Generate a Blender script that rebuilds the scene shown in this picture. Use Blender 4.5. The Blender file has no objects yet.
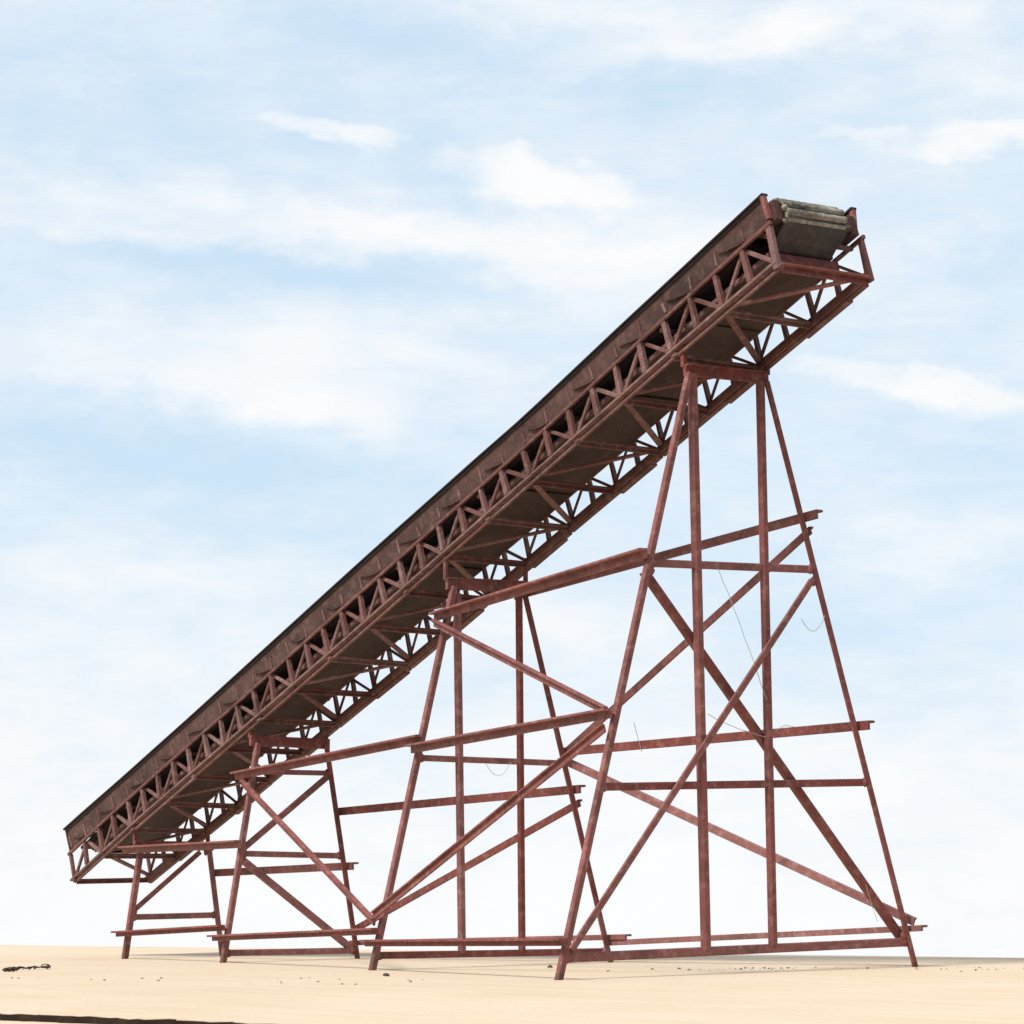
import bpy, bmesh, math, random
from mathutils import Vector, Matrix
random.seed(7)
R = math.radians
S = 0.04                      # one truss module is 4 cm: the conveyor is about 0.7 m long
scene = bpy.context.scene
COL = scene.collection

# ------------------------------------------------------------------ materials
def new_mat(name):
    m = bpy.data.materials.new(name); m.use_nodes = True
    nt = m.node_tree
    return m, nt, nt.nodes['Principled BSDF']

def painted(name, base, worn, dirt, rough=0.62, spec=0.25, scale=1.0, wear=0.5):
    """brush-painted red oxide with worn, dusty patches"""
    m, nt, b = new_mat(name)
    N, L = nt.nodes.new, nt.links.new
    tc = N('ShaderNodeTexCoord')
    def noise(sc, det, r=0.6):
        n = N('ShaderNodeTexNoise'); n.inputs['Scale'].default_value = sc*scale
        n.inputs['Detail'].default_value = det; n.inputs['Roughness'].default_value = r
        L(tc.outputs['Object'], n.inputs['Vector']); return n
    n1, n2, n3 = noise(55, 5), noise(260, 4), noise(700, 2)
    def ramp(src, a, c):
        r = N('ShaderNodeMapRange'); r.inputs[1].default_value = a; r.inputs[2].default_value = c
        L(src.outputs['Fac'], r.inputs[0]); return r
    r1, r2 = ramp(n1, 0.42, 0.68), ramp(n2, 0.5, 0.72)
    def mix(fac, a, c, amount):
        mx = N('ShaderNodeMix'); mx.data_type = 'RGBA'
        ml = N('ShaderNodeMath'); ml.operation = 'MULTIPLY'; ml.inputs[1].default_value = amount
        L(fac, ml.inputs[0]); L(ml.outputs[0], mx.inputs[0])
        for s, v in ((6, a), (7, c)):
            if isinstance(v, tuple): mx.inputs[s].default_value = (*v, 1)
            else: L(v, mx.inputs[s])
        return mx.outputs[2]
    c1 = mix(r1.outputs[0], base, dirt, wear)
    c2 = mix(r2.outputs[0], c1, worn, wear*0.9)
    oi = N('ShaderNodeObjectInfo'); vr = N('ShaderNodeMapRange'); vr.inputs[3].default_value = .80; vr.inputs[4].default_value = 1.16
    L(oi.outputs['Random'], vr.inputs[0]); hs = N('ShaderNodeHueSaturation'); hs.inputs['Saturation'].default_value = 1.0
    sr = N('ShaderNodeMapRange'); sr.inputs[3].default_value = 1.08; sr.inputs[4].default_value = .80; L(oi.outputs['Random'], sr.inputs[0])
    L(sr.outputs[0], hs.inputs['Saturation']); L(vr.outputs[0], hs.inputs['Value']); L(c2, hs.inputs['Color'])
    L(hs.outputs[0], b.inputs['Base Color'])
    b.inputs['Roughness'].default_value = rough
    b.inputs['Specular IOR Level'].default_value = spec
    bp = N('ShaderNodeBump'); bp.inputs['Strength'].default_value = 0.5; bp.inputs['Distance'].default_value = 0.0006
    ad = N('ShaderNodeMath'); ad.operation = 'ADD'
    L(n2.outputs['Fac'], ad.inputs[0]); L(n3.outputs['Fac'], ad.inputs[1])
    L(ad.outputs[0], bp.inputs['Height']); L(bp.outputs[0], b.inputs['Normal'])
    return m

M_RED   = painted('red_oxide_paint', (0.235, 0.070, 0.062), (0.38, 0.19, 0.165), (0.090, 0.038, 0.030), wear=0.68)
M_FOOT  = painted('worn_foot', (0.150, 0.062, 0.048), (0.24, 0.13, 0.095), (0.055, 0.034, 0.024), wear=0.75)
M_TRUSS = painted('faded_red_paint', (0.170, 0.076, 0.066), (0.31, 0.195, 0.17), (0.060, 0.030, 0.025), wear=0.62)
M_PLATE = painted('brown_red_paint', (0.078, 0.034, 0.027), (0.15, 0.076, 0.058), (0.030, 0.016, 0.013), wear=0.7, scale=0.8)
M_PAN   = painted('rust_brown_pan', (0.066, 0.040, 0.034), (0.105, 0.070, 0.058), (0.034, 0.021, 0.018), scale=0.7)
M_RAIL  = painted('dark_rail', (0.025, 0.018, 0.018), (0.06, 0.038, 0.034), (0.014, 0.011, 0.011))
M_DECK  = painted('dark_deck', (0.03, 0.022, 0.02), (0.045, 0.033, 0.028), (0.018, 0.013, 0.012))
M_BELT  = painted('grey_belt', (0.082, 0.070, 0.070), (0.15, 0.13, 0.12), (0.032, 0.026, 0.027), rough=0.8)
M_LAG   = painted('olive_lagging', (0.31, 0.28, 0.22), (0.50, 0.47, 0.39), (0.07, 0.06, 0.048), rough=0.7, scale=1.3, wear=0.95)
M_METAL = painted('dull_metal', (0.14, 0.105, 0.095), (0.24, 0.195, 0.175), (0.06, 0.043, 0.038), rough=0.5)
M_THREAD = painted('glue_thread', (0.42, 0.40, 0.42), (0.6, 0.6, 0.6), (0.2, 0.2, 0.2), rough=0.4)
M_CRUMB = painted('crumb_dirt', (0.22, 0.17, 0.12), (0.34, 0.28, 0.2), (0.09, 0.07, 0.05), rough=0.9)
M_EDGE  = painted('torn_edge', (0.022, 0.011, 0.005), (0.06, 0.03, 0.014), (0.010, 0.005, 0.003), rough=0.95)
M_TWIG  = painted('twig_bark', (0.07, 0.05, 0.03), (0.2, 0.15, 0.09), (0.03, 0.02, 0.012), rough=0.9, scale=2)

def wood_mat():
    m, nt, b = new_mat('sandy_board')
    N, L = nt.nodes.new, nt.links.new
    tc = N('ShaderNodeTexCoord')
    mp = N('ShaderNodeMapping'); mp.inputs['Scale'].default_value = (0.6, 9, 9)
    L(tc.outputs['Object'], mp.inputs[0])
    g = N('ShaderNodeTexNoise'); g.inputs['Scale'].default_value = 9; g.inputs['Detail'].default_value = 7; g.inputs['Roughness'].default_value = 0.62
    L(mp.outputs[0], g.inputs['Vector'])
    p = N('ShaderNodeTexNoise'); p.inputs['Scale'].default_value = 9; p.inputs['Detail'].default_value = 5
    L(tc.outputs['Object'], p.inputs['Vector'])
    f = N('ShaderNodeTexNoise'); f.inputs['Scale'].default_value = 420; f.inputs['Detail'].default_value = 3
    L(tc.outputs['Object'], f.inputs['Vector'])
    cr = N('ShaderNodeValToRGB'); e = cr.color_ramp.elements
    e[0].position = 0.30; e[0].color = (0.54, 0.425, 0.295, 1)
    e[1].position = 0.66; e[1].color = (0.61, 0.49, 0.355, 1)
    L(g.outputs['Fac'], cr.inputs[0])
    mx = N('ShaderNodeMix'); mx.data_type = 'RGBA'
    mr = N('ShaderNodeMapRange'); mr.inputs[1].default_value = 0.4; mr.inputs[2].default_value = 0.75; mr.inputs[4].default_value = 0.55
    L(p.outputs['Fac'], mr.inputs[0]); L(mr.outputs[0], mx.inputs[0])
    L(cr.outputs[0], mx.inputs[6]); mx.inputs[7].default_value = (0.63, 0.535, 0.425, 1)
    m2 = N('ShaderNodeMix'); m2.data_type = 'RGBA'
    fr = N('ShaderNodeMapRange'); fr.inputs[1].default_value = 0.6; fr.inputs[2].default_value = 0.76; fr.inputs[4].default_value = 0.35
    L(f.outputs['Fac'], fr.inputs[0]); L(fr.outputs[0], m2.inputs[0])
    L(mx.outputs[2], m2.inputs[6]); m2.inputs[7].default_value = (0.38, 0.285, 0.19, 1)
    L(m2.outputs[2], b.inputs['Base Color'])
    b.inputs['Roughness'].default_value = 0.85
    b.inputs['Specular IOR Level'].default_value = 0.15
    bp = N('ShaderNodeBump'); bp.inputs['Strength'].default_value = 0.35; bp.inputs['Distance'].default_value = 0.0008
    ad = N('ShaderNodeMath'); ad.operation = 'ADD'
    L(g.outputs['Fac'], ad.inputs[0]); L(f.outputs['Fac'], ad.inputs[1]); L(ad.outputs[0], bp.inputs['Height'])
    L(bp.outputs[0], b.inputs['Normal'])
    return m
M_WOOD = wood_mat()

# ------------------------------------------------------------------ mesh helpers (module units in, metres out)
class MB:
    def __init__(s): s.v, s.f, s.smooth = [], [], []
    def add(s, vs, fs, smooth=False):
        n = len(s.v); s.v += [tuple(p) for p in vs]
        for f in fs: s.f.append([n+i for i in f]); s.smooth.append(smooth)
    def prism(s, a, b, prof, up, smooth=False):
        """profile [(u,w)] swept from a to b; u along side, w along up"""
        a, b = Vector(a), Vector(b); d = (b-a).normalized()
        up = Vector(up); sd = d.cross(up).normalized(); uu = sd.cross(d).normalized()
        n = len(prof)
        vs = [p + sd*x + uu*y for p in (a, b) for x, y in prof]
        # profile given counter-clockwise in (sd, uu)
        fs = [(i, (i+1) % n, n+(i+1) % n, n+i) for i in range(n)]
        s.add(vs, fs, smooth)
        s.add(vs[:n], [tuple(range(n-1, -1, -1))]); s.add(vs[n:], [tuple(range(n))])
    def bar(s, a, b, w, h, up=(0, 0, 1)):
        c = min(w, h)*0.16; x, y = w/2, h/2
        s.prism(a, b, [(-x+c, -y), (x-c, -y), (x, -y+c), (x, y-c), (x-c, y), (-x+c, y), (-x, y-c), (-x, -y+c)], up)
    def taper(s, a, b, w, h0, h1, up):
        a, b, up = Vector(a), Vector(b), Vector(up); d = (b-a).normalized(); sd = d.cross(up).normalized(); uu = sd.cross(d).normalized()
        vs = [p+sd*x*w/2+uu*y*h/2 for p, h in ((a, h0), (b, h1)) for x, y in ((-1, -1), (1, -1), (1, 1), (-1, 1))]
        s.add(vs, [(i, (i+1) % 4, 4+(i+1) % 4, 4+i) for i in range(4)]+[(3, 2, 1, 0), (4, 5, 6, 7)])
    def angle(s, a, b, w, h, t, up=(0, 0, 1), fu=1, fw=1):
        """L section, corner at the line a-b; legs run to fu*w along side and fw*h along up"""
        pr = [(0, 0), (w, 0), (w, t), (t, t), (t, h), (0, h)]
        pr = [(x*fu, y*fw) for x, y in pr]
        if fu*fw < 0: pr = pr[::-1]
        s.prism(a, b, pr, up)
    def tube(s, a, b, r, n=12, up=(0, 0, 1), r2=None):
        a, b = Vector(a), Vector(b); d = (b-a).normalized(); up = Vector(up)
        if abs(d.dot(up)) > 0.98: up = Vector((1, 0, 0))
        sd = d.cross(up).normalized(); uu = sd.cross(d).normalized(); r2 = r if r2 is None else r2
        ring = [(math.cos(2*math.pi*i/n), math.sin(2*math.pi*i/n)) for i in range(n)]
        vs = [a + sd*x*r + uu*y*r for x, y in ring] + [b + sd*x*r2 + uu*y*r2 for x, y in ring]
        s.add(vs, [(i, (i+1) % n, n+(i+1) % n, n+i) for i in range(n)], True)
        s.add(vs[:n], [tuple(range(n-1, -1, -1))]); s.add(vs[n:], [tuple(range(n))])
    def blob(s, c, rx, ry, rz, seed=0, n=7):
        rr = random.Random(seed); c = Vector(c); vs, fs = [], []
        for j in range(1, 4):
            for i in range(n):
                a = 2*math.pi*i/n; p = math.pi*j/4; k = rr.uniform(0.65, 1.15)
                vs.append(c + Vector((rx*k*math.cos(a)*math.sin(p), ry*k*math.sin(a)*math.sin(p), rz*k*math.cos(p))))
        t = len(vs); vs += [c+Vector((0, 0, rz)), c-Vector((0, 0, rz))]
        for j in range(2):
            for i in range(n):
                fs.append((j*n+i, (j+1)*n+i, (j+1)*n+(i+1) % n, j*n+(i+1) % n))
        for i in range(n):
            fs.append((t, i, (i+1) % n)); fs.append((t+1, 2*n+(i+1) % n, 2*n+i))
        s.add(vs, fs, True)
    def build(s, name, mat, parent=None):
        me = bpy.data.meshes.new(name)
        me.from_pydata([(x*S, y*S, z*S) for x, y, z in s.v], [], s.f)
        for p, sm in zip(me.polygons, s.smooth): p.use_smooth = sm
        bm = bmesh.new(); bm.from_mesh(me); bmesh.ops.recalc_face_normals(bm, faces=bm.faces); bm.to_mesh(me); bm.free()
        me.materials.append(mat); me.update()
        o = bpy.data.objects.new(name, me); COL.objects.link(o)
        if parent: o.parent = parent
        return o

def V(*a): return Vector(a)
def tag(o, label=None, cat=None, group=None, kind=None):
    for k, v in (('label', label), ('category', cat), ('group', group), ('kind', kind)):
        if v: o[k] = v
    return o
J = lambda a: random.uniform(-a, a)

# ------------------------------------------------------------------ the slope of the conveyor
TH, H0, W, DEP, PLT = 0.36409, 7.797, 0.641, 0.4094, 0.410
LEAN, SAG = 0.13543, -0.0197
T = V(math.cos(TH), 0, math.sin(TH)); Nn = V(-math.sin(TH), 0, math.cos(TH))
NL = Nn*math.cos(LEAN) + T*math.sin(LEAN)
# the model is hand built: its chords and plates wander a little along the slope
def lut(tab, i):
    if i <= tab[0][0]: return tab[0][1]
    for (a, u), (b, v) in zip(tab, tab[1:]):
        if i <= b: t = (i-a)/(b-a); t = t*t*(3-2*t)*.5+t*.5; return u+(v-u)*t
    return tab[-1][1]
W_TOP = [(-.5, .055), (0, .054), (1, .041), (2, .025), (3, .005), (4, -.015), (6, -.017), (8, -.008), (10, -.003), (12, -.008), (13.5, .012), (16, .022), (17.5, 0)]
W_BOTN = [(-.5, -.415), (1, -.395), (4, -.412), (9, -.43), (12, -.42), (15, -.395), (17.5, -.42)]
W_BOTF = [(-.5, -.425), (.5, -.430), (3, -.440), (5, -.448), (8.85, -.475), (11.4, -.455), (14.3, -.445), (16, -.42), (17.5, -.409)]
W_PLT = [(-.5, .388), (0, .378), (1.5, .352), (4.4, .302), (5.6, .318), (8.3, .338), (13, .338), (15, .355), (17.4, .392)]
def warp(i, y, off):
    t = min(1, max(0, (y+W)/(2*W))); a = lut(W_TOP, i); b = lut(W_BOTN, i)*(1-t)+lut(W_BOTF, i)*t; c = lut(W_PLT, i)
    if off <= -DEP: return b+off+DEP
    if off <= 0: return a+(off/-DEP)*(b-a)
    if off <= .41: return a+(off/.41)*(c-a)
    return c+off-.41
def P(i, y, off=0.0):
    """point i modules down from the head, y across, off square to the slope (0 = top chord)"""
    off = warp(i, y, off)
    return V(0, y, H0) - T*i + Nn*(SAG*((i-8.5)**2/81-1)) + NL*off
ACR = V(0, 1, 0)

conv = bpy.data.objects.new('belt_conveyor', None); COL.objects.link(conv)
conv.empty_display_size = 0.05
tag(conv, 'rust-red inclined belt conveyor with lattice trusses carried on four braced trestle legs', 'conveyor')

def swept(fn, prof, name, mat, parent, i0=-0.5, i1=17.5, n=36):
    """a section carried along the (slightly sagging) slope: prof lists (y, off)"""
    m = MB(); k = len(prof); vs, fs = [], []
    for j in range(n+1):
        i = i0+(i1-i0)*j/n
        for y, off in prof: vs.append(fn(i, y, off))
    for j in range(n):
        for q in range(k):
            a, b = j*k+q, j*k+(q+1) % k; fs.append((a, b, b+k, a+k))
    m.add(vs, fs); m.add(vs[:k], [tuple(range(k))]); m.add(vs[-k:], [tuple(range(k))])
    return m.build(name, mat, parent)

# ---- the two side trusses
for s in (-1, 1):
    near = s < 0
    y = s*W
    top = swept(P, [(y+s*0.005, -0.020), (y+s*0.045, -0.020), (y+s*0.045, 0.022), (y+s*0.005, 0.022)], 'side_truss', M_TRUSS, conv, -0.56 if near else -0.56, 17.56)
    # bottom chord: two angles back to back with a slot between
    bc = swept(P, [(y-s*0.06, -DEP+0.038), (y+s*0.035, -DEP+0.038), (y+s*0.035, -DEP+0.010), (y-s*0.045, -DEP+0.010), (y-s*0.045, -DEP-0.02), (y-s*0.06, -DEP-0.02)],
               'bottom_chord', M_TRUSS, top, -0.53, 17.58)
    # lower flange in spliced lengths
    i = -0.6 if near else -0.5
    while i < 17.4:
        e = min(i+2.0, 17.62)
        dy = J(0.012); dn = J(0.006)
        m = MB()
        m.bar(P(i+0.02, y+s*(0.0+dy), -DEP-0.058+dn), P(e-0.02, y+s*(0.0+dy), -DEP-0.058+dn), 0.032 if near else 0.05, 0.034 if near else 0.07, ACR)
        if not near:
            m.bar(P(i+0.02, y-s*0.055, -DEP-0.032+dn), P(e-0.02, y-s*0.055, -DEP-0.032+dn), 0.06, 0.025, ACR)
        m.build('lower_flange', M_TRUSS, bc)
        if near:
            m = MB(); m.bar(P(i-0.04, y-0.03, -DEP-0.06), P(i+0.04, y-0.03, -DEP-0.06), 0.03, 0.04, ACR); m.build('splice_bolt', M_TRUSS, bc)
        else:
            m = MB(); a = i+.25+J(0.2); L_ = random.uniform(0.5, 0.9)
            m.bar(P(a, y, -DEP-0.085), P(a+L_, y, -DEP-0.085), 0.03, 0.09, ACR); m.build('splice_plate', M_TRUSS, bc)
        i += 2.0
    for k in range(37):                                        # posts every half module
        i = -0.5+k*0.5
        wdt = 0.078 if near else 0.055
        if k in (0, 36): wdt = 0.085 if k == 0 else 0.05
        m = MB(); ya = y+s*0.012
        wv = wdt*random.uniform(0.88, 1.1); m.taper(P(i+J(0.015), ya, -0.02), P(i-0.03+J(0.025), ya+s*J(0.008), -DEP+0.045 if k not in (0, 36) else -DEP-0.05), 0.05, wv*random.uniform(.62, .95), wv, T)
        m.build('truss_post', M_TRUSS, top)
    for k in range(18):                                        # a pair of raking members from every whole node
        for e in (-0.5, 0.5):
            m = MB(); ya = y-s*0.022
            w = (0.048 if near else 0.036)*random.uniform(0.9, 1.1)
            m.bar(P(k+J(0.015)+e*0.1, ya, -0.045), P(k+e*0.9+J(0.015), ya, -DEP+0.055), w*0.8, w, T)
            m.build('truss_diagonal', M_TRUSS, top)
    # ---- plate above the truss
    m = MB()
    PLT = 0.410 if near else 0.445
    yk = y; y = y if near else y-.05
    pl_i0 = -0.5 if near else -0.46
    ln = lambda i, yy, off: P(i, yy + s*0.05*off/PLT, off)     # the sides lean out a little
    pl = swept(ln, [(y-s*0.03, 0.028 if near else 0.09), (y+s*0.005, 0.028 if near else 0.09), (y+s*0.005, PLT-0.021), (y-s*0.03, PLT-0.021)], 'side_plate', M_PLATE, conv, pl_i0, 17.5)
    for k in range(37):
        i = -0.5+0.5*k
        if i < pl_i0+.1: continue
        rb = MB(); rb.bar(ln(i-0.06, y+s*0.010, 0.06+J(.02)), ln(i-0.06+J(.02), y+s*0.010, PLT-0.15+J(.04)), 0.012, 0.036, T); rb.build('stiffener_rib', M_TRUSS, pl)
        if k % 2 == 1 and k < 36:                              # sloping stay with a lip at each whole node
            st = MB(); st.bar(ln(i+0.36+J(.05), y+s*0.010, 0.20+J(0.03)), ln(i+0.18, y+s*0.022, 0.115+J(.015)), 0.035, 0.012, NL)
            st.bar(ln(i+0.18, y+s*0.022, 0.115), ln(i-0.02+J(.04), y+s*0.022, 0.05), 0.045, 0.014, NL); st.build('sloping_stay', M_PLATE, pl)
    swept(ln, [(y-s*0.05, PLT-0.020), (y+s*0.035, PLT-0.020), (y+s*0.035, PLT+0.004), (y-s*0.05, PLT+0.004)], 'top_rail', M_RAIL, pl, pl_i0-0.06, 17.55)
    swept(ln, [(y+s*0.008, PLT-0.058), (y+s*0.024, PLT-0.058), (y+s*0.024, PLT-0.040), (y+s*0.008, PLT-0.040)], 'guard_strip', M_RAIL, pl, pl_i0, 17.5)
    m = MB(); m.bar(ln(pl_i0-0.03, y, 0.07), ln(pl_i0-0.03, y, PLT-0.02), 0.07, 0.055, T); m.build('end_post', M_RED, pl)
    m = MB(); m.bar(ln(17.5, y, 0.0), ln(17.5, y, PLT-0.03), 0.05, 0.04, T); m.build('end_post', M_PLATE, pl)

# ---- floor, belt, return pan
swept(P, [(-W+0.06, -0.02), (W-0.06, -0.02), (W-0.06, 0.02), (-W+0.06, 0.02)], 'deck', M_DECK, conv, -0.1, 17.3)
PANW = [(-.5, .41), (6, .41), (8.5, .345), (17.5, .345)]
PP = lambda i, y, off: P(i, y if y < 0 else y-.41+lut(PANW, i), off)
pan = swept(PP, [(-0.54, -0.215), (0.41, -0.215), (0.41, -0.19), (-0.54, -0.19)], 'return_pan', M_PAN, conv, -0.30, 16.9)
for y in (-0.545, 0.41):
    swept(PP, [(y-.015, -.222), (y+.015, -.222), (y+.015, -.178), (y-.015, -.178)], 'pan_edge', M_TRUSS, pan, -0.30, 16.9)
m = MB(); m.bar(P(-0.32, -0.47, -0.225), P(-0.32, 0.42, -0.225), 0.03, 0.10, NL); m.build('pan_lip', M_RED, pan)
for k in range(9):
    i = 0.9+2*k+J(0.25)
    m = MB(); m.bar(PP(i, -0.45, -0.228), PP(i, 0.39, -0.228), 0.05, 0.02, NL); m.build('pan_seam', M_PAN, pan)

DR, DI, DN = 0.165, -0.48, 0.140                                  # head pulley
belt_top = DN+DR+0.018
prof = [(-0.47, 0.10), (0.47, 0.10), (0.47, 0.125), (-0.47, 0.125)]
belt = MB()
def belt_strip(y0, y1):
    path = []
    for j in range(35): path.append(P(17.0-(17.0-0.0)*j/34, 0, 0.16 if j < 33 else 0.25))
    c = P(DI, 0, DN)
    for j in range(19):
        a = math.pi/2 - math.pi*0.86*j/18
        path.append(c + T*math.cos(a)*(DR+0.018) + Nn*math.sin(a)*(DR+0.018))
    path.append(P(-0.30, 0, -0.165)); path.append(P(0.2, 0, -0.17)); path.append(P(2.0, 0, -0.155)); path.append(P(16.8, 0, -0.155))
    vs = []
    for p in path: vs += [p+ACR*y0, p+ACR*y1]
    belt.add(vs, [(2*j, 2*j+1, 2*j+3, 2*j+2) for j in range(len(path)-1)], True)
belt_strip(-0.525, 0.34)
bo = belt.build('belt', M_BELT, conv)
sm = bo.modifiers.new('thickness', 'SOLIDIFY'); sm.thickness = 0.016*S; sm.offset = -1
m = MB(); m.tube(P(DI, -0.47, DN), P(DI, 0.29, DN), DR-0.004, 32); hp = m.build('head_pulley', M_METAL, conv)
m = MB(); m.tube(P(DI, -0.62, DN), P(DI, 0.62, DN), 0.045, 12); m.build('pulley_shaft', M_METAL, hp)
for s in (-1, 1):
    m = MB(); m.bar(P(DI+.25, s*0.57, DN+.02), P(DI-.13 if s < 0 else DI-.06, s*0.57, DN+.02), 0.25, 0.10 if s < 0 else .07, ACR); m.build('bearing_block', M_PLATE, hp)
# cleats: pale lagging strips round the upper front of the belt
cc = P(DI, 0, DN)
for j, (a0, a1) in enumerate(((104, 76), (71, 44), (39, 10), (5, -22), (-27, -44))):
    m = MB()
    segs = 5; rr_ = DR+0.020; nY = 26
    vs, fs = [], []
    for q in range(nY+1):
        y = -0.515+0.845*q/nY
        for u in range(segs+1):
            a = R(a0+(a1-a0)*u/segs + J(.7)); h = (0.034 if j < 4 else .014)*math.sin(math.pi*u/segs)**0.5*random.uniform(0.82, 1.12) + (0.0 if u not in (0, segs) else -0.012)
            vs.append(cc + T*math.cos(a)*(rr_+h) + Nn*math.sin(a)*(rr_+h) + ACR*y)
    for q in range(nY):
        for u in range(segs):
            a = q*(segs+1)+u; fs.append((a, a+1, a+segs+2, a+segs+1))
    m.add(vs, fs, True); m.build('belt_cleat', M_LAG, bo)
m = MB()                                                       # frayed near edge of the lagging
for k in range(22):
    a = R(105-k*7+J(5)); p = cc + T*math.cos(a)*(DR+0.02)+Nn*math.sin(a)*(DR+0.02) + ACR*(-0.505+J(0.022))
    m.blob(p, random.uniform(.018, .045), random.uniform(.02, .05), random.uniform(.015, .04), k+50)
m.build('belt_edge_wrap', M_LAG, bo)
m = MB(); m.tube(P(17.05, -0.48, 0), P(17.05, 0.48, 0), 0.14, 24); m.build('tail_pulley', M_METAL, conv)

# ---- return rollers seen through the near truss
for k in range(17):
    i = 0.5+k
    m = MB(); yb = -0.50
    m.bar(P(i-0.05, yb-0.04, -DEP+0.05), P(i-0.05+J(0.03), yb-0.04, -DEP+0.16), 0.03, 0.05, T)
    m.tube(P(i-0.04, yb-0.09, -DEP+0.125), P(i-0.04, yb+0.05, -DEP+0.125), 0.032, 8)
    m.blob(P(i-0.16+J(0.05), yb-0.05, -DEP+0.09), 0.05, 0.04, 0.035, k)
    if k in (1, 2): m.blob(P(i-0.30, yb-0.04, -DEP+0.20), 0.10, 0.05, 0.045, k+9)
    m.build('roller_bracket', M_METAL, conv)

# ---- bottom struts and zigzag lacing
for k in range(19):
    i = -0.5+k
    m = MB(); o = -DEP+0.0
    w = 0.085 if k == 0 else 0.065
    m.angle(P(i, -W+0.03, o), P(i, W-0.03, o), w, w, 0.022, NL, 1, -1)
    m.build('cross_strut', M_RED if k == 0 else M_TRUSS, conv)
    if k % 2 == 0 and k < 18:
        m = MB(); m.bar(P(i+0.12, W-0.02, -0.05), P(i+0.12, -W+0.02, -0.05), 0.05, 0.05, NL); m.build('upper_cross_strut', M_TRUSS, conv)
for k in range(9):
    for e in (-1, 1):
        ia, ib = 0.5+2*k, 0.5+2*k+e
        m = MB(); o = -DEP+0.03
        m.bar(P(ia+e*0.04, -W+0.06, o), P(ib-e*0.07, W-0.05, o), 0.075, 0.03, NL)
        m.build('lacing_bar', M_RED if (k == 0 and e < 0) else M_TRUSS, conv)

# ------------------------------------------------------------------ trestles
XD, XC, XB, XA = -1.1027, -5.9667, -10.8903, -14.3110
X = dict(D=XD, C=XC, B=XB, A=XA)
LEGS = {('D', -1): ((-2.501, 0), (-.57, 6.665)), ('D', 1): ((2.542, 0), (.506, 6.762)),
        ('C', -1): ((-1.768, 0), (-.521, 4.72)), ('C', 1): ((1.8, 0), (.53, 4.706)),
        ('B', -1): ((-1.071, 0), (-.519, 2.997)), ('B', 1): ((1.061, 0), (.574, 2.973)),
        ('A', -1): ((-.795, 0), (-.539, 1.604)), ('A', 1): ((.814, 0), (.595, 1.57))}
def legpt(k, s, z, o=0.0):
    (y0, z0), (y1, z1) = LEGS[(k, s)]
    return V(X[k], y0+(y1-y0)*(z-z0)/(z1-z0)+s*o, z)
CAPS = {'D': ((-.62, 6.68), (.58, 6.70), .125), 'C': ((-.62, 4.73), (.60, 4.74), .14),
        'B': ((-.63, 3.01), (.64, 2.98), .13), 'A': ((-.64, 1.64), (.68, 1.62), .12)}
MEMB = {   # rungs and braces in the plane of each trestle: (name, (y,z), (y,z), size, step forward in x)
 'D': [('rung', (-1.16, 4.484), (1.12, 4.53), .085, 0), ('rung', (-1.90, 2.028), (1.90, 2.11), .085, 0), ('rung', (-2.43, .225), (2.46, .285), .10, 0),
       ('brace', (-1.17, 4.40), (2.45, .345), .085, -.075), ('brace', (1.10, 4.39), (-2.36, .31), .075, .075)],
 'C': [('rung', (-1.08, 2.56), (1.10, 2.52), .075, 0), ('rung', (-1.70, .175), (1.76, .14), .085, 0)],
 'B': [('rung', (-.59, 2.59), (.65, 2.58), .07, 0), ('rung', (-.79, 1.47), (.81, 1.43), .08, 0), ('rung', (-1.03, .13), (1.03, .115), .085, 0),
       ('brace', (.60, 2.53), (-.76, 1.53), .085, .02), ('brace', (-.80, 1.42), (1.01, .13), .085, .02)],
 'A': [('rung', (-.69, .60), (.72, .607), .085, 0), ('brace', (-.67, .68), (.45, 1.54), .07, .02)],
}
POSTS = {'D': [((-.512, 6.65), (-.493, .26), .098), ((.475, 6.66), (.458, .28), .088)],
         'C': [((-.462, 4.62), (-.448, .17), .086), ((.481, 4.60), (.453, .16), .078)], 'B': [], 'A': []}
ZCH = {'D': 6.93, 'C': 5.09, 'B': 3.21, 'A': 1.90}   # underside of the chord over each trestle
LEGW = {'D': .072, 'C': .074, 'B': .074, 'A': .082}
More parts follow.
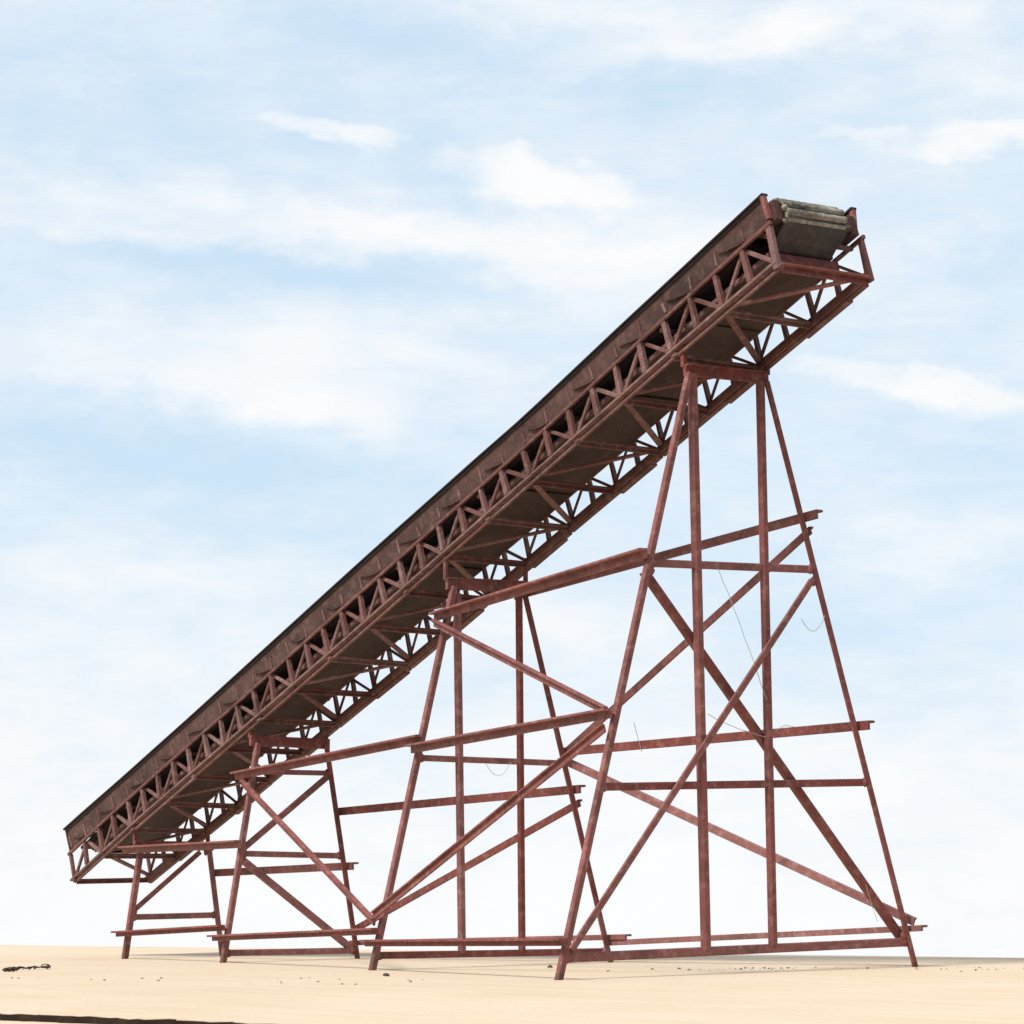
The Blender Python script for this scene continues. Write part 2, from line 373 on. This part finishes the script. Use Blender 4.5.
for k in 'DCBA':
    x = X[k]; (ya, za), (yb, zb), h = CAPS[k]
    m = MB()                                                    # cap: a channel beam under the truss
    up = V(0, 0, 1)
    m.bar((x, ya, za), (x, yb, zb), .05, h, up)
    m.bar((x+.008, ya+.01, za+h/2), (x+.008, yb-.01, zb+h/2), .075, .022, up)
    for s, yy in ((-1, ya), (1, yb)):                           # seats between cap and chord
        zt = (za if s < 0 else zb)
        m.bar((x-.03, s*W*0.95, zt+h/2-.02), (x-.03, s*W*0.95, ZCH[k]+.03), .05, .055, V(1, 0, 0))
    tr = m.build('trestle', M_RED, conv)
    for s in (-1, 1):
        m = MB(); w = LEGW[k]
        a, b = legpt(k, s, 0.0), legpt(k, s, CAPS[k][0][1]-.02)
        # angle section: corner forward and outward
        a2, b2 = a+V(.03, s*w*.5, 0), b+V(.03, s*w*.5, 0)
        t = .028
        pr = [(.02, 0), (.030, .012), (.030, w), (.000, w), (.000, t), (-w*.45, t), (-w*.45, 0)]
        d = (b2-a2).normalized(); n = len(pr)
        ins = V(0, -s, 0); ins = (ins-d*ins.dot(d)).normalized(); fx = V(1, 0, 0)
        cut = a2+d*{'A': .22, 'B': .13, 'C': .20, 'D': .08}[k]
        def length(p0, p1, name, mat):
            m = MB(); vs = [p+fx*u+ins*q for p in (p0, p1) for u, q in pr]
            m.add(vs, [(i, (i+1) % n, n+(i+1) % n, n+i) for i in range(n)] + [tuple(range(n)), tuple(range(n, 2*n))])
            return m.build(name, mat, tr)
        lg = length(cut, b2, 'leg', M_RED); length(a2, cut, 'foot', M_FOOT)
        # small gusset lumps where rungs are glued
        for nm, p, q, sz, dx in MEMB[k]:
            e = p if (p[0] < q[0]) == (s < 0) else q
            g = MB(); z = max(e[1], .06); yc = legpt(k, s, z).y
            g.blob((x+.03, yc-s*.055, z), .035, .045, .06, int(z*100)+s) if abs(e[0]-yc) < .3 else None
            if g.v: g.build('gusset', M_RED, lg)
    for (y0, z0), (y1, z1), w in POSTS[k]:
        m = MB(); m.bar((x, y1, z1), (x, y0, z0), w*.95, w, V(1, 0, 0)); m.build('post', M_RED, tr)
        
    for nm, p, q, sz, dx in MEMB[k]:
        m = MB(); a, b = V(x+dx, *p), V(x+dx, *q)
        m.bar(a, b, .065, sz, V(0, 0, 1)) if nm == 'rung' else m.bar(a, b, .035, sz, V(0, 0, 1))
        if nm == 'brace':                                      # second leaf of the brace angle
            d = (b-a).normalized(); sd = V(1, 0, 0).cross(d).normalized()
            if sd.z > 0: sd = -sd
            m.bar(a+sd*sz*.42+V(-.03, 0, 0), b+sd*sz*.42+V(-.03, 0, 0), .07, .02, V(0, 0, 1))
        m.build(nm, M_RED, tr)

# ---- girts and braces from trestle to trestle: (name, from, to, side, z1, z2, overhang1, overhang2)
LONG = [
 ('girt', 'A', 'B', -1, 1.584, 1.596, .417, .157), ('girt', 'A', 'B', -1, .365, .47, .20, .069),
 ('girt', 'B', 'C', -1, 2.555, 2.77, .339, .218), ('girt', 'B', 'C', -1, .338, .465, .264, .144),
 ('long_brace', 'B', 'C', -1, 2.435, .596, .0, .06),
 ('girt', 'C', 'D', -1, 4.331, 4.576, .15, .083), ('girt', 'C', 'D', -1, 2.667, 2.817, .0, .073), ('girt', 'C', 'D', -1, .326, .395, .135, .175),
 ('long_brace', 'C', 'D', -1, 4.225, 2.85, .057, .018), ('long_brace', 'C', 'D', -1, .655, 2.635, .0, .061),
 ('girt', 'A', 'B', 1, 1.23, 1.284, .087, .12), ('girt', 'B', 'C', 1, 2.046, 2.189, .12, .11), ('girt', 'B', 'C', 1, .219, .316, .202, .311),
 ('long_brace', 'B', 'C', 1, .436, 2.021, .128, .0),
 ('girt', 'C', 'D', 1, 4.68, 5.127, .263, .194), ('girt', 'C', 'D', 1, 2.668, 2.754, .064, .169), ('girt', 'C', 'D', 1, .246, .436, .037, .189),
 ('long_brace', 'C', 'D', 1, 2.682, 4.983, .0, .0), ('long_brace', 'C', 'D', 1, 2.519, .539, .056, .073)]
for nm, k1, k2, s, z1, z2, e1, e2 in LONG:
    a, b = legpt(k1, s, z1, .09), legpt(k2, s, z2, .09); d = (b-a).normalized(); a, b = a-d*e1, b+d*e2
    out = V(0, s, 0)
    m = MB()
    if nm == 'girt':
        hh = .082 if z1 < 1 and s < 0 else (.070 if z1 < .4 else .108)
        m.bar(a, b, .034, hh, V(0, 0, 1))                                       # web against the legs
        m.bar(a+out*.045+V(0, 0, hh/2-.014), b+out*.045+V(0, 0, hh/2-.014), .10, .028, V(0, 0, 1))   # flange out on top
    else:
        hh = .095
        a += out*.035; b += out*.035
        m.bar(a, b, .030, hh, V(0, 0, 1))
        m.bar(a+out*.022+V(0, 0, hh/2-.012), b+out*.022+V(0, 0, hh/2-.012), .05, .022, V(0, 0, 1))
    m.build(nm, M_RED, conv)

# ---- loose threads of dried glue
def thread(pts, r=0.0038):
    m = MB()
    for p, q in zip(pts, pts[1:]): m.tube(p, q, r, 5)
    m.build('glue_thread', M_THREAD, conv)
def strand(p, q, sag, n=9):
    p, q = V(*p), V(*q)
    return [p.lerp(q, t/n)+V(0, 0, -sag*4*(t/n)*(1-t/n))+V(0, J(.006), J(.006)) for t in range(n+1)]
thread(strand((XD+.06, -.26, 4.47), (XD+.06, .40, 3.02), -.05))
thread(strand((XD+.06, -.44, 2.84), (XD+.06, .38, 2.60), .03))
thread(strand((XD+.06, .95, 3.95), (XD+.06, 1.30, 4.0), .16))
thread(strand((XD+.06, .52, 2.66), (XD+.06, .80, 2.72), -.04), .0035)
thread(strand((XD+.06, 1.97, .52), (XD+.06, 1.80, .95), .02), .0035)
thread(strand((XC+.06, -.10, 2.50), (XC+.06, .28, 2.52), .16), .0035)
thread(strand((XD-.1, -1.35, 2.74), (XD-.1, -1.25, 2.42), .0), .004)

# ------------------------------------------------------------------ the wooden surface
def sheet(name, back, front, z0, z1, ragged, label, parts=True):
    """board whose long edges run at a small angle to the conveyor; back and front are (y at x=0, slope)"""
    n = 700; xa, xb = -44, 26; rr = random.Random(11); walk = 0.0; vs, fs, ev, ef = [], [], [], []
    step = 0.0
    for j in range(n+1):
        x = xa+(xb-xa)*j/n
        walk = walk*0.80+rr.uniform(-1, 1)
        if rr.random() < .10: step = rr.uniform(-1, 1)
        f = front[0]+front[1]*x+ragged*(walk*.6+step*1.6); b = back[0]+back[1]*x+.02*rr.uniform(-1, 1)
        zt = z0 - abs(ragged)*(.35*abs(walk)*.5)
        vs += [(x, b, z1), (x, b, z0-.02), (x, b-.05, z0), (x, f+.45, z0), (x, f, zt), (x, f, z1)]
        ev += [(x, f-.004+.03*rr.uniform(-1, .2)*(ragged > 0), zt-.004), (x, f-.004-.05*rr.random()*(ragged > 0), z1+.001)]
    for j in range(n):
        for q in range(6):
            a, b = j*6+q, j*6+(q+1) % 6; fs.append((a, b, b+6, a+6))
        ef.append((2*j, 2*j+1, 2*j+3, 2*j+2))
    m = MB(); m.add(vs, fs); m.add(vs[:6], [tuple(range(6))]); m.add(vs[-6:], [tuple(range(6))])
    o = m.build(name, M_WOOD); tag(o, label, 'board', kind='structure')
    if parts:
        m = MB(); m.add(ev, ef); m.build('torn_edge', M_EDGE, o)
    return o
sheet('ground', (6.16, .1195), (-10.15, .163), 0, -.062, .035, 'wide pale sandy top layer of board with a dark torn front edge, under the conveyor')
sheet('ground', (6.10, .1195), (-24, .163), -.063, -.7, .0, 'pale lower layer of board showing in front of the torn edge', False)

# ------------------------------------------------------------------ crumbs of debris
def crumb(x, y, r, label, group, seed):
    m = MB(); m.blob((0, 0, r*.45), r*random.uniform(.9, 1.7), r*random.uniform(.7, 1.2), r*.42, seed)
    o = m.build('crumb', M_CRUMB); o.location = (x*S, y*S, 0); o.rotation_euler.z = random.uniform(0, 3.1)
    tag(o, label, 'crumb', group)
sd = 100
G1 = ('tiny dark crumb in the strip of crumbs on the board behind the tall trestle', 'crumbs under the tall trestle')
G2 = ('tiny dark crumb on the board by the tall trestle\'s far foot', 'crumbs near the far right foot')
G3 = ('tiny dark speck scattered on the board at the lower left', 'specks at the lower left')
for k in range(46):
    t = random.random(); t = t*.5+.5*random.choice((.1, .35, .8))+J(.06); x, y = -2.9+1.9*t+J(.5), -.1+2.6*t+random.gauss(0, .38); crumb(x, y, random.choice((.007, .009, .012, .02)), *G1, sd+k)
for k in range(30):
    t = random.random(); x, y = -1.5+2.6*t+J(.3), 2.2+.2*t+random.gauss(0, .42); crumb(x, y, random.choice((.007, .009, .012, .022)), *G2, sd+60+k)
for k in range(22):
    t = random.random(); x, y = -7.2+5.2*t+J(.8), -6.0+2.4*t+J(.9); crumb(x, y, random.uniform(.007, .018), *G3, sd+120+k)
def stick(name, pts, r, mat, label, cat):
    m = MB()
    for (p, q) in zip(pts, pts[1:]):
        m.tube(p, q, r*random.uniform(.7, 1.1), 7, r2=r*random.uniform(.6, 1.0))
    return m, label, cat
def flakes(m, pts, r, seed):
    rr = random.Random(seed)
    for k, p in enumerate(pts):
        m.blob(p+V(rr.uniform(-.03, .03), rr.uniform(-.03, .03), 0), r*rr.uniform(.6, 1.5), r*rr.uniform(.5, 1.2), r*rr.uniform(.3, .8), seed*31+k, 6)
tw = bpy.data.objects.new('twig', None); COL.objects.link(tw); tag(tw, 'small dark twig with curled bark lying on the board at the left edge', 'twig')
tw.location = (-10.1*S, -4.3*S, 0)
m = MB(); base = [V(.33, -.47, .04), V(.20, -.31, .035), V(.14, -.20, .05), V(.02, -.05, .03), V(-.06, .10, .045), V(-.2, .22, .03), V(-.36, .46, .04)]
for p, q in zip(base, base[1:]): m.tube(p, q, random.uniform(.008, .016), 6, r2=random.uniform(.008, .014))
m.build('stem', M_TWIG, tw)
m = MB()
flakes(m, [V(.33, -.47, .03).lerp(V(.19, -.30, .03), t/6) for t in range(7)], .045, 3)
flakes(m, [V(-.23, .26, .03).lerp(V(-.35, .45, .03), t/5) for t in range(6)], .036, 4)
flakes(m, [V(.1, -.16, .02), V(0, 0, .02), V(-.08, .10, .02), V(-.16, .17, .02)], .018, 6)
m.build('bark_flake', M_TWIG, tw)
m = MB()
for c_, r_, a0 in ((V(.12, -.17, .04), .05, 0.3), (V(-.02, .02, .035), .04, 1.2), (V(-.30, .37, .05), .06, .4)):
    pp = [c_+V(-.6*r_*math.cos(a0+t*.6)*1.2, r_*math.cos(a0+t*.6)*1.3, .25*r_*math.sin(a0+t*.6)) for t in range(8)]
    for p, q in zip(pp, pp[1:]): m.tube(p, q, .006, 5)
m.build('curl', M_TWIG, tw)
def scrap(label, x, y, pts, r, seed):
    m = MB(); flakes(m, pts, r, seed); o = m.build('leaf_scrap', M_TWIG); o.location = (x*S, y*S, 0); tag(o, label, 'leaf scrap')
scrap('flat dark scrap of dry leaf beside the near foot of the second tallest trestle', -3.98, -2.80, [V(-.10, .06, .01), V(-.03, .02, .012), V(.05, -.03, .01), V(.11, -.06, .008)], .035, 12)
scrap('curled dark scrap lying just left of the near foot of the tallest trestle', -4.70, -.02, [V(-.09, .05, .015), V(-.03, .02, .02), V(.03, -.02, .015), V(.08, -.05, .012)], .020, 15)

# ------------------------------------------------------------------ camera
cam = bpy.data.cameras.new('camera'); co = bpy.data.objects.new('camera', cam); COL.objects.link(co)
F_PX = 2891.33; YAW, PITCH, ROLL = 2.53322297, 0.127724408, -0.0136003921
cy, sy, cp, sp = math.cos(YAW), math.sin(YAW), math.cos(PITCH), math.sin(PITCH)
fw = V(cp*cy, cp*sy, sp); rt = V(sy, -cy, 0); upv = rt.cross(fw)
r_ = rt*math.cos(ROLL)+upv*math.sin(ROLL); u_ = -rt*math.sin(ROLL)+upv*math.cos(ROLL)
mw = Matrix(((r_.x, u_.x, -fw.x, 23.9385253*S), (r_.y, u_.y, -fw.y, -20.4372564*S), (r_.z, u_.z, -fw.z, 1.01534905*S), (0, 0, 0, 1)))
co.matrix_world = mw
cam.sensor_width = 36; cam.lens = F_PX*36/1024; cam.clip_start = 0.01; cam.clip_end = 200
scene.camera = co

# ------------------------------------------------------------------ sun and sky
SUN_AZ, SUN_EL = R(276), R(52)
sl = bpy.data.lights.new('sun', 'SUN'); sl.energy = 4.0; sl.angle = R(14); sl.color = (1, .95, .88)
so = bpy.data.objects.new('sun', sl); COL.objects.link(so)
to_sun = V(math.cos(SUN_EL)*math.cos(SUN_AZ), math.cos(SUN_EL)*math.sin(SUN_AZ), math.sin(SUN_EL))
so.rotation_euler = to_sun.to_track_quat('Z', 'Y').to_euler()

world = bpy.data.worlds.new('World'); scene.world = world; world.use_nodes = True
nt = world.node_tree; nt.nodes.clear(); N, L = nt.nodes.new, nt.links.new
outw = N('ShaderNodeOutputWorld'); bg = N('ShaderNodeBackground'); bg.inputs[1].default_value = 0.12; L(bg.outputs[0], outw.inputs[0])
tc = N('ShaderNodeTexCoord'); sep = N('ShaderNodeSeparateXYZ'); L(tc.outputs['Generated'], sep.inputs[0])
def mth(op, a, b=None, c=None, clamp=False):
    n = N('ShaderNodeMath'); n.operation = op; n.use_clamp = clamp
    for i, v in enumerate((a, b, c)):
        if v is None: continue
        if isinstance(v, (int, float)): n.inputs[i].default_value = v
        else: L(v, n.inputs[i])
    return n.outputs[0]
zc = mth('MAXIMUM', sep.outputs[2], 0.10)
cmb = N('ShaderNodeCombineXYZ'); L(sep.outputs[0], cmb.inputs[0]); L(sep.outputs[1], cmb.inputs[1]); L(zc, cmb.inputs[2])
sky = N('ShaderNodeTexSky'); sky.sky_type = 'NISHITA'; sky.sun_disc = False
sky.sun_elevation = SUN_EL; sky.sun_rotation = R(90)-SUN_AZ; sky.air_density = 1.0; sky.dust_density = 1.2; sky.ozone_density = 1.0
L(cmb.outputs[0], sky.inputs['Vector'])
# azimuth / elevation in degrees, azimuth measured from the middle of the view's sky, growing to the right
az = mth('ARCTAN2', mth('MULTIPLY', mth('SUBTRACT', mth('MULTIPLY', sep.outputs[0], math.sin(YAW)), mth('MULTIPLY', sep.outputs[1], math.cos(YAW))), 1.0),
         mth('ADD', mth('MULTIPLY', sep.outputs[0], math.cos(YAW)), mth('MULTIPLY', sep.outputs[1], math.sin(YAW))))
U = mth('MULTIPLY', az, 57.2958); Ve = mth('MULTIPLY', mth('ARCSINE', sep.outputs[2]), 57.2958)
uv = N('ShaderNodeCombineXYZ'); L(U, uv.inputs[0]); L(Ve, uv.inputs[1])
def noise(sx, sy, det, off, rough=.55, dist=0.0):
    mp = N('ShaderNodeMapping'); mp.inputs['Scale'].default_value = (sx, sy, 1); mp.inputs['Location'].default_value = (off, off*.37, off*.11)
    mp.inputs['Rotation'].default_value = (0, 0, R(6))
    L(uv.outputs[0], mp.inputs[0]); n = N('ShaderNodeTexNoise'); n.inputs['Scale'].default_value = 1; n.inputs['Detail'].default_value = det
    n.inputs['Roughness'].default_value = rough; n.inputs['Distortion'].default_value = dist
    L(mp.outputs[0], n.inputs['Vector']); return n.outputs['Fac']
n_big = noise(.16, .42, 6, 3.1, .58, .4); n_mid = noise(.45, 1.1, 6, 11.7, .6, .3)
wx = mth('MULTIPLY', mth('SUBTRACT', noise(.5, .9, 5, 21.3), .5), 2.6)
wy = mth('MULTIPLY', mth('SUBTRACT', noise(.6, 1.1, 5, 31.9), .5), 1.5)
Uw, Vw = mth('ADD', U, wx), mth('ADD', Ve, wy)
def px(x, y): return ((x-512)/50.5, (883-y)/50.5)
def bank(x, y, w, h, tilt, amp):
    u0, v0 = px(x, y); c, s = math.cos(R(tilt)), math.sin(R(tilt)); w, h = w/50.5, h/50.5
    du, dv = mth('SUBTRACT', Uw, u0), mth('SUBTRACT', Vw, v0)
    a = mth('ADD', mth('MULTIPLY', du, c/w), mth('MULTIPLY', dv, -s/w)); b = mth('ADD', mth('MULTIPLY', du, s/h), mth('MULTIPLY', dv, c/h))
    r2 = mth('ADD', mth('MULTIPLY', a, a), mth('MULTIPLY', b, b))
    return mth('MULTIPLY', mth('POWER', 2.71828, mth('MULTIPLY', r2, -1.0)), amp)
BANKS = [(300, 228, 420, 30, 4, .42), (440, 165, 40, 60, 0, -.25), (560, 245, 260, 26, 6, .35), (600, 300, 90, 30, -8, .45), (960, 25, 160, 30, -8, .55), (640, 25, 220, 24, 8, .35), (1000, 90, 80, 30, 0, .40), (560, 620, 90, 40, 10, .35), (700, 60, 240, 16, -10, .25),
         (300, 335, 260, 34, 10, .28), (930, 545, 120, 30, 5, .35), (130, 570, 240, 26, 4, .25), (800, 270, 160, 30, 12, .25), (720, 100, 190, 34, -6, -.42), (330, 270, 260, 18, 6, -.42), (170, 460, 230, 30, 6, -.50), (60, 130, 160, 50, 10, -.25), (820, 640, 190, 40, 5, -.22), (940, 470, 120, 22, 4, -.25), (470, 60, 170, 22, 12, -.25), (200, 520, 200, 16, 6, -.2)]
CRISP = [(335, 133, 66, 11, 9, .95), (555, 186, 80, 19, 10, 1.0), (1000, 160, 62, 13, 4, .85), (895, 388, 110, 12, 8, .5), (970, 405, 90, 16, 5, .5), (870, 150, 50, 8, 12, .4), (190, 243, 130, 10, 5, .35)]
tot = mth('ADD', mth('MULTIPLY', mth('SUBTRACT', n_big, .5), 1.2), mth('MULTIPLY', mth('SUBTRACT', n_mid, .5), .75))
tot = mth('ADD', tot, mth('MULTIPLY', mth('SUBTRACT', noise(1.1, 3.4, 5, 47.3, .6, .5), .5), .40))
tot = mth('ADD', tot, .42)
for b_ in BANKS: tot = mth('ADD', tot, bank(*b_))
def sstep(x, a, b, lo=0., hi=1.):
    n = N('ShaderNodeMapRange'); n.interpolation_type = 'SMOOTHSTEP'
    for q, v in enumerate((a, b, lo, hi)): n.inputs[q+1].default_value = v
    L(x, n.inputs[0]); return n.outputs[0]
def crisp(x, y, w, h, tilt, amp):
    u0, v0 = px(x, y); c, s = math.cos(R(tilt)), math.sin(R(tilt)); w, h = w/50.5, h/50.5
    du, dv = mth('SUBTRACT', Uw, u0), mth('SUBTRACT', Vw, v0)
    a = mth('ADD', mth('MULTIPLY', du, c/w), mth('MULTIPLY', dv, -s/w)); b = mth('ADD', mth('MULTIPLY', du, s/h), mth('MULTIPLY', dv, c/h))
    return sstep(mth('ADD', mth('MULTIPLY', a, a), mth('MULTIPLY', b, b)), 2.3, 0.0, 0., amp*.68)
for b_ in CRISP: tot = mth('ADD', tot, crisp(*b_))
# long bank at the left with a firm lower edge
u0, v0 = px(215, 412)
dl = mth('ADD', mth('SUBTRACT', Vw, v0), mth('MULTIPLY', mth('SUBTRACT', Uw, u0), .158))
edge = mth('MULTIPLY', sstep(dl, -.28, .36), sstep(dl, .2, 2.4, 1., 0.))
edge = mth('MULTIPLY', edge, sstep(Uw, (450-512)/50.5, (300-512)/50.5)); edge = mth('MULTIPLY', edge, sstep(Uw, (-60-512)/50.5, (140-512)/50.5))
tot = mth('ADD', tot, mth('MULTIPLY', edge, .55))
low = N('ShaderNodeMapRange'); low.interpolation_type = 'SMOOTHSTEP'; low.inputs[1].default_value = 7.0; low.inputs[2].default_value = -1.0; low.inputs[3].default_value = 0; low.inputs[4].default_value = .85
L(Ve, low.inputs[0]); tot = mth('ADD', tot, low.outputs[0])
mask = N('ShaderNodeMapRange'); mask.interpolation_type = 'SMOOTHSTEP'; mask.inputs[1].default_value = -.15; mask.inputs[2].default_value = 1.35; mask.inputs[3].default_value = 0.0; mask.inputs[4].default_value = 1.0; L(tot, mask.inputs[0])
cl = N('ShaderNodeMix'); cl.data_type = 'RGBA'; L(mask.outputs[0], cl.inputs[0])
SKYGAIN = 1.0
hz = N('ShaderNodeMix'); hz.data_type = 'RGBA'                  # thin high veil over the blue
vf = N('ShaderNodeMapRange'); vf.inputs[1].default_value = 20; vf.inputs[2].default_value = 60; vf.inputs[3].default_value = .86; vf.inputs[4].default_value = .25; L(Ve, vf.inputs[0])
L(vf.outputs[0], hz.inputs[0]); L(sky.outputs[0], hz.inputs[6]); hz.inputs[7].default_value = (5.0, 6.35, 7.6, 1)
L(hz.outputs[2], cl.inputs[6]); cl.inputs[7].default_value = (7.5, 7.55, 7.6, 1)
gm = N('ShaderNodeMix'); gm.data_type = 'RGBA'                  # the unseen land below the horizon haze
gr = N('ShaderNodeMapRange'); gr.interpolation_type = 'SMOOTHSTEP'; gr.inputs[1].default_value = -2.5; gr.inputs[2].default_value = -9.0
hl = N('ShaderNodeMapRange'); hl.interpolation_type = 'SMOOTHSTEP'; hl.inputs[1].default_value = 40; hl.inputs[2].default_value = 95; hl.inputs[4].default_value = 18
L(mth('ABSOLUTE', U), hl.inputs[0])                             # unseen dark hills added to the sides and behind, cutting fill light
L(mth('SUBTRACT', Ve, hl.outputs[0]), gr.inputs[0])
L(gr.outputs[0], gm.inputs[0]); L(cl.outputs[2], gm.inputs[6]); gm.inputs[7].default_value = (.9, .75, .6, 1)
L(gm.outputs[2], bg.inputs[0])

scene.view_settings.view_transform = 'Standard'; scene.view_settings.look = 'None'
scene.view_settings.exposure = 0.12; scene.view_settings.gamma = 1.0
scene.view_settings.use_curve_mapping = False
scene.render.resolution_x = scene.render.resolution_y = 1024
